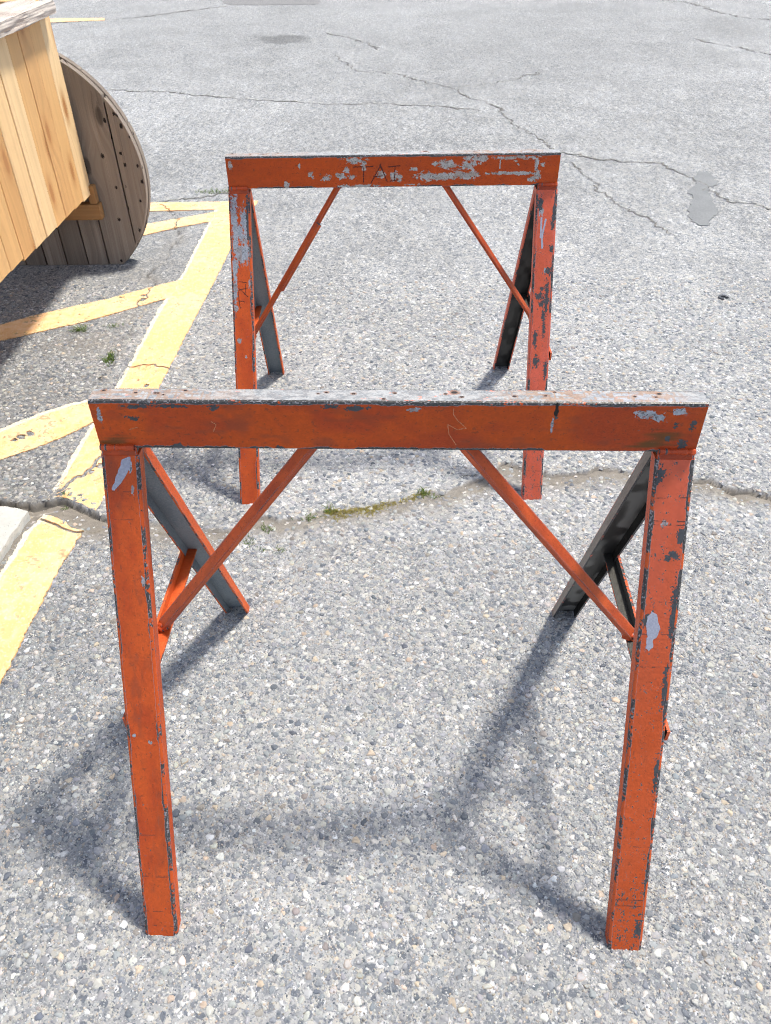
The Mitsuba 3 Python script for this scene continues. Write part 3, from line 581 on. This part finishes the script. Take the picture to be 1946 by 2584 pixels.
s1, b1, l1, fr1 = sawhorse(FIT[0], 'front orange sawhorse with bare zinc top and a grey paint daub on each front leg', ('m_leg_a', 'm_leg_b', 'm_leg_e', 'm_leg_f'), 'm_beam_a', ((.100, 0.0), (.084, 0.0)), False)
s2, b2, l2, fr2 = sawhorse(FIT[1], 'rear orange sawhorse with TAI hand-lettered on its scraped beam and left leg', ('m_leg_c', 'm_leg_d', 'm_leg_e', 'm_leg_d'), 'm_beam_b', ((.122, 0.0), (.115, 0.0)), True)
for s, lst in (((-1, 'F'), ('worn orange front left leg', 'scraped orange front left leg with large bare zinc areas')), ((1, 'F'), ('chipped orange front right leg with dark flaked edges', 'salmon front right leg with dark flaked patches')), ((-1, 'B'), ('rear left leg with bare grey inside', 'rear left leg with grey inside')), ((1, 'B'), ('rear right leg with blackened inside', 'rear right leg with blackened inside'))):
    for leg, tx in ((l1[s], lst[0]), (l2[s], lst[1])): labels.setdefault(leg[0], {})['label'] = tx
EXn = np.array([math.cos(FIT[0][13]), math.sin(FIT[0][13]), 0]); EXf = np.array([math.cos(FIT[1][13]), math.sin(FIT[1][13]), 0])
k, O, D = l1[-1, 'F']
put(f'{k}__paint_daub', strokes(MB(), O, EXn, D, [[(.0387, .001), (.0285, .0042), (.0208, .0224), (.0112, .0452), (.0139, .0471), (.0232, .0375), (.0285, .0299), (.0383, .0148), (.0394, .0017)]], 0, jit=.0008).shape('m_daub'), 'slanting grey paint daub')
k, O, D = l1[1, 'F']
put(f'{k}__paint_daub', strokes(MB(), O, EXn, D, [[(.0138, .203), (.0211, .2075), (.0274, .2275), (.0242, .2398), (.0194, .2426), (.02, .2548), (.0147, .259), (.0106, .2557), (.0114, .2373), (.0089, .2238), (.0089, .2104)]], 0, jit=.0007, seed=40).shape('m_daub'), 'grey paint daub with a drip')
k, O, D = l2[1, 'F']
put(f'{k}__paint_daub', strokes(MB(), O, EXf, D, [[(.0141, .0611), (.0143, .104)], [(.024, .0649), (.0165, .104)], [(.0172, .102), (.0188, .1275)]], .0042, jit=.0005, seed=80).shape('m_daub'), 'pale grey paint mark shaped like a Y')
k, O, D = l2[-1, 'F']
put(f'{k}__lettering', strokes(MB(), O, EXf, D, [[(.0145, .2135), (.0160, .235), (.0187, .2554)], [(.0155, .2385), (.0287, .2395)], [(.0335, .1999), (.0310, .2248)], [(.0165, .2094), (.0270, .219), (.0378, .2291)], [(.0174, .2136), (.0356, .2089)], [(.0138, .1965), (.0189, .1942), (.0367, .1975)]], .0011, jit=.0003, seed=90).shape('m_marker'), 'TAI written upwards in black marker')
BO, BX = fr2[0], EXf
put(f'{b2}__lettering', strokes(MB(), BO, BX, np.array([0, 0, -1.0]), [[(.2872, .0249), (.309, .0247)], [(.316, .0249), (.3322, .0243)], [(.3108, .027), (.3104, .046)], [(.3100, .049), (.3098, .0578)], [(.3501, .0196), (.343, .033), (.3268, .0603)], [(.3489, .0219), (.357, .041), (.364, .0584)], [(.347, .022), (.356, .038)], [(.333, .0466), (.3545, .0446)], [(.3667, .0257), (.3936, .0234)], [(.3819, .025), (.3812, .042), (.3801, .0551)], [(.371, .0567), (.3882, .0543)]], .0021, jit=.0004, seed=120).shape('m_darkmarker'), 'TAI in dark marker capitals')
# scratched zigzag and a black gouge on the front beam
def scratch_col(p, n, uv): return mix(C(.36, .10, .03), C(.50, .26, .15), noise(p.x * 700, p.y * 700, p.z * 700))
scene['m_scratch'] = two(pr(scratch_col, .6, .3)); scene['m_gouge'] = two(pr((.012, .011, .011), .6, .3))
O, SX, SY = fr1[0], EXn + np.array([0, 0, FIT[0][14]]), np.array([0, 0, -1.0])
for i_, ln_ in enumerate(([(.4496, .0095), (.450, .017), (.455, .0251), (.4667, .0371), (.4557, .0391), (.4435, .0317), (.4457, .0458), (.4553, .0622)], [(.1495, .030), (.155, .034), (.150, .044)], [(.044, .042), (.054, .039)])):
    put(f'{b1}__scratch', strokes(MB(), O, SX, SY, [ln_], .0008, jit=.00015, seed=150 + 9 * i_, z1=.0002).shape('m_scratch'), 'fine zigzag scratch in the paint' if i_ == 0 else None)
put(f'{b1}__gouge', strokes(MB(), O, SX, SY, [[(.5745, .002), (.5748, .010), (.5742, .017)]], .0035, jit=.001, seed=170, z1=.0002).shape('m_gouge'), 'short black gouge below the upper edge')

# ---------------------------------------------------------------- timber planter between two half-sunk cable drum flanges
def wood(kind):
    def fn(p, n, uv):
        sd = dr.floor(uv.x); a = uv.x - sd; v = uv.y
        r = cell_rand(sd, 3.0); r2 = cell_rand(sd, 8.0)
        warp = .012 * noise(a * 9, v * 2.2, sd)
        kx, ky = a * 8 + r * 31, v * 3.1 + r2 * 17
        k1, k2, kr = voronoi(kx, ky)
        has = sel(kr > (.35 if kind == 'fresh' else .6), mi.Float(1), mi.Float(0))
        knot = smoothstep(.13, .07, k1) * has
        bend = has * .03 * smoothstep(.5, .05, k1)
        aa = a + warp + bend
        g1 = noise(aa * 95, v * 2.0, sd + 1); g2 = noise(aa * 420, v * 7, sd + 2); g3 = noise(aa * 1300, v * 14, 1.0)
        if kind == 'fresh':
            tone = mix(C(.60, .36, .155), C(.70, .50, .275), smoothstep(.35, .8, r))
            tone = mix(tone, C(.50, .27, .105), smoothstep(.55, .85, r2) * .6)
            col = mix(tone * .80, tone * 1.06, .55 * g1 + .3 * g2 + .15 * g3)
            col = mix(col, C(.30, .12, .04), knot * .95)
            return mix(col, C(.42, .21, .08), smoothstep(.26, .1, k1) * has * .6)
        if kind == 'joist':
            return mix(C(.20, .105, .04), C(.36, .20, .085), .5 * g1 + .3 * g2 + .2 * g3)
        if kind == 'drum':
            col = mix(C(.15, .122, .10), C(.33, .28, .235), .45 * g1 + .35 * g2 + .2 * g3) * (.60 + .42 * r)
            col = mix(col, col * .6, smoothstep(.5, .85, noise(a * 7, v * 3, 4.0)) * .7)
            s1, s2_, sr = voronoi(a * 23 + r * 57, v * 17 + r2 * 31)
            spot = smoothstep(.08 + .08 * sr, .03 + .07 * sr, s1 * (.6 + .8 * g2)) * sel(sr > .84 - .30 * smoothstep(-1.0, -.975, p.x), mi.Float(1), mi.Float(0))
            col = mix(col, C(.012, .010, .009), dr.maximum(spot, knot * .6))
            return col
        col = mix(C(.30, .255, .225), C(.53, .49, .455), .4 * g1 + .4 * g2 + .2 * g3)
        col = mix(col, C(.17, .125, .10), smoothstep(.72, .86, g2) * .6 + .25 * smoothstep(.6, .8, noise(a * 20, v * 8, 3.0)))
        return col
    return fn
def wood_h(p, n, uv):
    sd = dr.floor(uv.x); a = uv.x - sd
    return .0012 * noise(a * 420, uv.y * 7, sd + 2) + .0014 * noise(a * 95, uv.y * 3, sd)
def wood_h2(p, n, uv):
    sd = dr.floor(uv.x); a = uv.x - sd
    return .0045 * noise(a * 260, uv.y * 6, sd + 2) + .004 * noise(a * 70, uv.y * 5, sd)
for nm, kd, hf, ro in (('m_joist', 'joist', wood_h, .7), ('m_fresh', 'fresh', wood_h, .55), ('m_drum', 'drum', wood_h, .75), ('m_rim', 'rim', wood_h2, .8)):
    scene[nm] = two({'type': 'bumpmap', 'arbitrary': proc(hf, 1e-3), 'scale': 1.0, 'bsdf': pr(wood(kd), ro, .3)})
_seed = [0]
def board(O, L, Wd, T, mb=None, ch=.0018, off=0.0):
    """A chamfered board from corner O; L, Wd, T its edge vectors (length, width, thickness). Grain runs along L."""
    O, L, Wd, T = (np.asarray(q, float) for q in (O, L, Wd, T)); mb = mb or MB(); _seed[0] += 1
    l, wd, t = (np.linalg.norm(q) for q in (L, Wd, T)); e = np.array([L / l, Wd / wd, T / t])
    pts = []
    for i in (0, 1):
        for j in (0, 1):
            for k in (0, 1):
                c = np.array([i * l, j * wd, k * t]); s = np.array([1 - 2 * i, 1 - 2 * j, 1 - 2 * k]) * ch
                for ax in range(3):
                    q = c + s; q[ax] = c[ax]; pts.append(q)
    pts = np.array(pts); h = trimesh.convex.convex_hull(pts); v = np.array(h.vertices)
    uv = np.c_[_seed[0] + .2 + v[:, 1] + v[:, 2] * .7, v[:, 0] + off]
    return mb.add(O + v @ e, h.faces, uv)
pl = thing('wooden_planter', 'timber planter box of fresh vertical planks under a weathered rim, standing on cable drum flanges', 'planter')
YP = [1.62 + .1035 * k for k in range(15)]
pg = np.random.default_rng(11)
for side in (1, -1):
    for k, (ya_, yb2) in enumerate(zip(YP[:-1], YP[1:])):
        zb_ = .323 - .034 * max(0, (ya_ - 2.15)) / .85 + pg.uniform(-.004, .004); dx = pg.uniform(-.0035, .0035)
        xf = -1.10 + dx if side > 0 else -1.62 - dx
        put(f'{pl}__plank', board((xf - side * .022, ya_ + .0016, zb_), (0, 0, .872 - zb_), (0, yb2 - ya_ - .0032, 0), (side * .022, 0, 0), off=pg.uniform(0, 9)).shape('m_fresh'))
yend = YP[-1]
for y in (YP[0] - .004, yend - .020):
    for k in range(5):
        put(f'{pl}__end_board', board((-1.598, y, .325 + .117 * k), (.474, 0, 0), (0, 0, .115), (0, .022, 0), off=pg.uniform(0, 9)).shape('m_fresh'))
put(f'{pl}__end_rim', board((-1.60, yend - .045, .880), (.465, 0, 0), (0, .07, 0), (0, 0, .030), off=3.0).shape('m_fresh'), 'fresh pale rim board across the far end')
put(f'{pl}__floor', board((-1.597, YP[0] + .02, .33), (0, yend - YP[0] - .05, 0), (.474, 0, 0), (0, 0, .02)).shape('m_fresh'))
def rough_board(O, size, seed, amp):
    m = trimesh.creation.box(size).subdivide_to_size(.016); v = np.array(m.vertices) + np.array(size) / 2
    n_ = np.array(m.vertices) / (np.array(size) / 2); w_ = np.where(np.abs(n_) > .999, np.sign(n_), 0)
    d = (vnoise(v * [40, 9, 60], seed) - .5) * 2 * amp + (vnoise(v * [110, 30, 150], seed + 1) - .5) * amp
    v2 = v + w_ * d[:, None] - w_ * (np.abs(w_).sum(1, keepdims=True) > 1) * .0035
    _seed[0] += 1
    return MB().add(np.asarray(O) + v2, m.faces, np.c_[_seed[0] + .2 + v[:, 0] + v[:, 2], v[:, 1]])
put(f'{pl}__rim_board', rough_board((-1.205, 1.58, .877), (.147, 1.447, .035), 5, .0032).shape('m_rim', smooth=True), 'weathered pale grey rim board')
put(f'{pl}__rim_board', rough_board((-1.66, 1.58, .877), (.147, 1.447, .035), 15, .0032).shape('m_rim', smooth=True))
for y in (3.045, 1.60):
    put(f'{pl}__joist', board((-1.64, y, .195), (.560, 0, 0), (0, 0, .058), (0, .038, 0)).shape('m_joist'))
    put(f'{pl}__cleat', board((-1.114, y + .002, .2545), (0, 0, .066), (.028, 0, 0), (0, .03, 0)).shape('m_joist'))
def soil_col(p, n, uv): return mix(C(.018, .013, .009), C(.05, .036, .025), noise(p.x * 120, p.y * 120, 0.0))
scene['m_soil'] = two(pr(soil_col, .95, .1))
sx, sy = np.meshgrid(np.linspace(-1.595, -1.125, 48), np.linspace(1.645, 3.03, 140)); q = np.c_[sx.ravel(), sy.ravel()]
sz = .815 + .03 * vnoise(q * 9, 1) + .02 * vnoise(q * 40, 2); m_ = sx.shape[1]
ii = (np.arange(sx.shape[0] - 1)[:, None] * m_ + np.arange(m_ - 1)[None]).ravel()
put(f'{pl}__soil', MB().add(np.c_[q, sz], np.vstack([np.c_[ii, ii + 1, ii + m_ + 1], np.c_[ii, ii + m_ + 1, ii + m_]])).shape('m_soil', smooth=True), 'dark potting soil', None)
# drum flanges: a circle of boards in two layers, cut flat where they stand on the ground
CX, CZ, RR = -1.359, .341, .458
circ = Polygon([(CX + RR * math.cos(a), CZ + RR * math.sin(a)) for a in np.linspace(0, 2 * math.pi, 129)[:-1]]).intersection(sbox(-3, .001, 1, 3))
cuts = [-1.85, -1.72, -1.61, -1.53, -1.445, -1.362, -1.278, -1.193, -1.110, -.985, -.85]
fl_front = None
for y0_, flip in ((3.09, 1), (1.54, -1)):
    f = put(f'{pl}__drum_flange', None, 'round weathered cable drum flange of grey brown boards, cut flat at the ground' if flip > 0 else None)
    for layer, (ya_, yb2) in enumerate(((y0_, y0_ + .033), (y0_ + .0345, y0_ + .066)) if flip > 0 else ((y0_ - .033, y0_), (y0_ - .066, y0_ - .0345))):
        R2 = circ if layer == 0 else circ.buffer(.003).intersection(sbox(-3, .001, 1, 3))
        for k, (xa, xb2) in enumerate(zip(cuts[:-1], cuts[1:])):
            if layer: xa, xb2 = xa + .05, xb2 + .05
            lean = .010
            g = Polygon([(xa + .0035 - lean, 1), (xa + .003, -.1), (xb2 - .003, -.1), (xb2 - .0035 - lean, 1)] if not layer else [(xa + .002, -.1), (xb2 - .002, -.1), (xb2 - .002, 1), (xa + .002, 1)]).intersection(R2)
            if g.is_empty or g.area < 1e-4: continue
            g = g if g.geom_type == 'Polygon' else max(g.geoms, key=lambda z: z.area)
            m = trimesh.creation.extrude_polygon(g.simplify(.0004), yb2 - ya_ - .0006); v = np.array(m.vertices); _seed[0] += 1
            j = pg.uniform(-.002, .002) if not layer else 0
            put(f'{f}__flange_board', MB().add(np.c_[v[:, 0], ya_ + v[:, 2] + j, v[:, 1]], m.faces, np.c_[_seed[0] + .2 + (v[:, 0] - xa) + v[:, 2], v[:, 1]]).shape('m_drum'))

# ---------------------------------------------------------------- weeds, moss, a broken rubber ring
def leaf_bsdf(c, name):
    def fn(p, n, uv): return mix(C(*c) * .65, C(*c) * 1.3, noise(p.x * 160, p.y * 160, p.z * 90))
    scene[name] = {'type': 'principledthin', 'base_color': proc(fn), 'roughness': .6, 'diff_trans': .7, 'spec_trans': 0.0}
leaf_bsdf((.11, .17, .04), 'm_weed'); leaf_bsdf((.30, .26, .085), 'm_moss'); leaf_bsdf((.26, .23, .10), 'm_straw')
def blade(mb, x, y, z, h, az, lean, wd, curl=.6, n=4):
    s = np.linspace(0, 1, n + 1); d = np.array([math.cos(az), math.sin(az)]); out = lean * h * (s ** (1 + curl)); up = h * (s - .35 * lean * s * s)
    ww = wd * (1 - s) ** .7 + 1e-4; pz = np.array([-d[1], d[0]])
    c = np.c_[x + d[0] * out, y + d[1] * out, z + up]
    v = np.vstack([c + np.c_[pz[0] * ww, pz[1] * ww, 0 * ww], c - np.c_[pz[0] * ww, pz[1] * ww, 0 * ww]]); m = n + 1
    f = [[k, k + 1, m + k + 1] for k in range(n)] + [[k, m + k + 1, m + k] for k in range(n)]
    mb.add(v, f)
wg = np.random.default_rng(21)
def tuft(x, y, n, h, spread, label, elong=(1, 1)):
    spread *= .8
    mb = MB()
    for _ in range(n):
        px, py = x + wg.normal() * spread * elong[0], y + wg.normal() * spread * elong[1]
        z = float(relief(np.array([px]), np.array([py]))[0][0]) - .002
        blade(mb, px, py, z, h * wg.uniform(.35, 1.1), wg.uniform(0, 6.28), wg.uniform(.3, 1.3), h * wg.uniform(.035, .075))
    put('weed_tuft', mb.shape('m_weed'), label, 'weed', None, 'weeds growing in the pavement cracks')
for (x, y, n, h, sp, lb, el) in ((-1.055, 2.505, 60, .026, .016, 'larger green weed tuft just under the yellow bar, nearest the left edge', (1.3, .8)),
        (-.949, 2.531, 34, .018, .014, 'small weed tuft just under the yellow bar, right of the larger weed', (1.3, .7)),
        (-.900, 2.30, 90, .024, .013, 'dark weed clump in the crack left of the long yellow line', (.8, 2.0)),
        (-.820, 3.985, 110, .024, .026, 'bright grass strip by the far end of the long yellow line, beside the rear sawhorse', (2.6, .8)),
        (-.327, 1.386, 30, .014, .008, 'weed in the crack just right of the front sawhorse left rear leg', (1, 1)),
        (-.291, 1.434, 40, .016, .009, 'weed half hidden behind the left diagonal brace of the front sawhorse', (1, 1)),
        (-.291, 1.360, 20, .011, .007, 'tiny straw-coloured weed below the weed beside the left diagonal brace', (1, 1)),
        (-.251, 1.356, 30, .014, .007, 'tiny weed at the left end of the short fine crack under the front sawhorse', (1, 1)),
        (-.184, 1.476, 40, .016, .010, 'weed at the left end of the mossy strip', (1.3, 1)),
        (-.136, 1.503, 44, .018, .009, 'upright weed standing in the left part of the mossy strip', (1, 1)),
        (.098, 1.567, 44, .020, .009, 'tallest weed at the right end of the mossy strip', (1, 1)),
        (.125, 1.557, 24, .014, .007, 'small weed just right of the tallest weed of the mossy strip', (1, 1)),
        (-.822, 1.575, 26, .012, .008, 'small weed on the crack through the yellow line left of the front sawhorse', (1, 1)),
        (-.808, 1.535, 14, .016, .006, 'thin sprout in the dirt of the crack between the yellow line pieces', (1, 1))):
    tuft(x, y, n, h, sp, lb, el)
mb = MB()
for _ in range(2000):
    x = wg.uniform(-.15, .115); q = main_y([x])[0]; dens = vnoise([[x * 26, 1.0]], 31)[0]
    if wg.random() > .15 + dens ** 1.6 * 1.3: continue
    y = q - abs(wg.normal()) * .013 * (.5 + dens) + .002; z = float(relief(np.array([x]), np.array([y]))[0][0]) - .001
    blade(mb, x, y, z, wg.uniform(.003, .009), wg.uniform(0, 6.28), wg.uniform(.5, 1.6), wg.uniform(.0006, .0014), n=2)
put('moss', mb.shape('m_moss'), 'strip of olive moss in the crack under the front sawhorse', 'moss', 'stuff')
mb = MB()
for (x, y, h, az, ln, wd) in ((-1.30, 2.83, .20, -.75, 1.05, .0024),):
    blade(mb, x, y, .83, h, az, ln, wd, curl=.4, n=8)
put('grass_blade', mb.shape('m_weed'), 'thin grass blade growing from the planter soil and bending over its weathered rim', 'grass')
# a C-shaped rubber ring lying on the asphalt
an = np.linspace(-.3, 2 * math.pi - 1.7, 30); mb = MB(); ra, rb = .0185, .0092
ringp = Polygon([(ra * math.cos(a), ra * math.sin(a)) for a in an] + [(rb * math.cos(a), rb * math.sin(a)) for a in an[::-1]])
m = trimesh.creation.extrude_polygon(ringp.buffer(-.001).buffer(.001), .004); v = np.array(m.vertices)
scene['m_rubber'] = two(pr((.05, .055, .065), .55, .4))
put('rubber_ring', ply(trimesh.Trimesh(v + [1.254, 2.708, .002], m.faces, process=False), 'm_rubber', smooth=40), 'small broken black rubber ring lying on the asphalt right of the sawhorses', 'rubber ring')
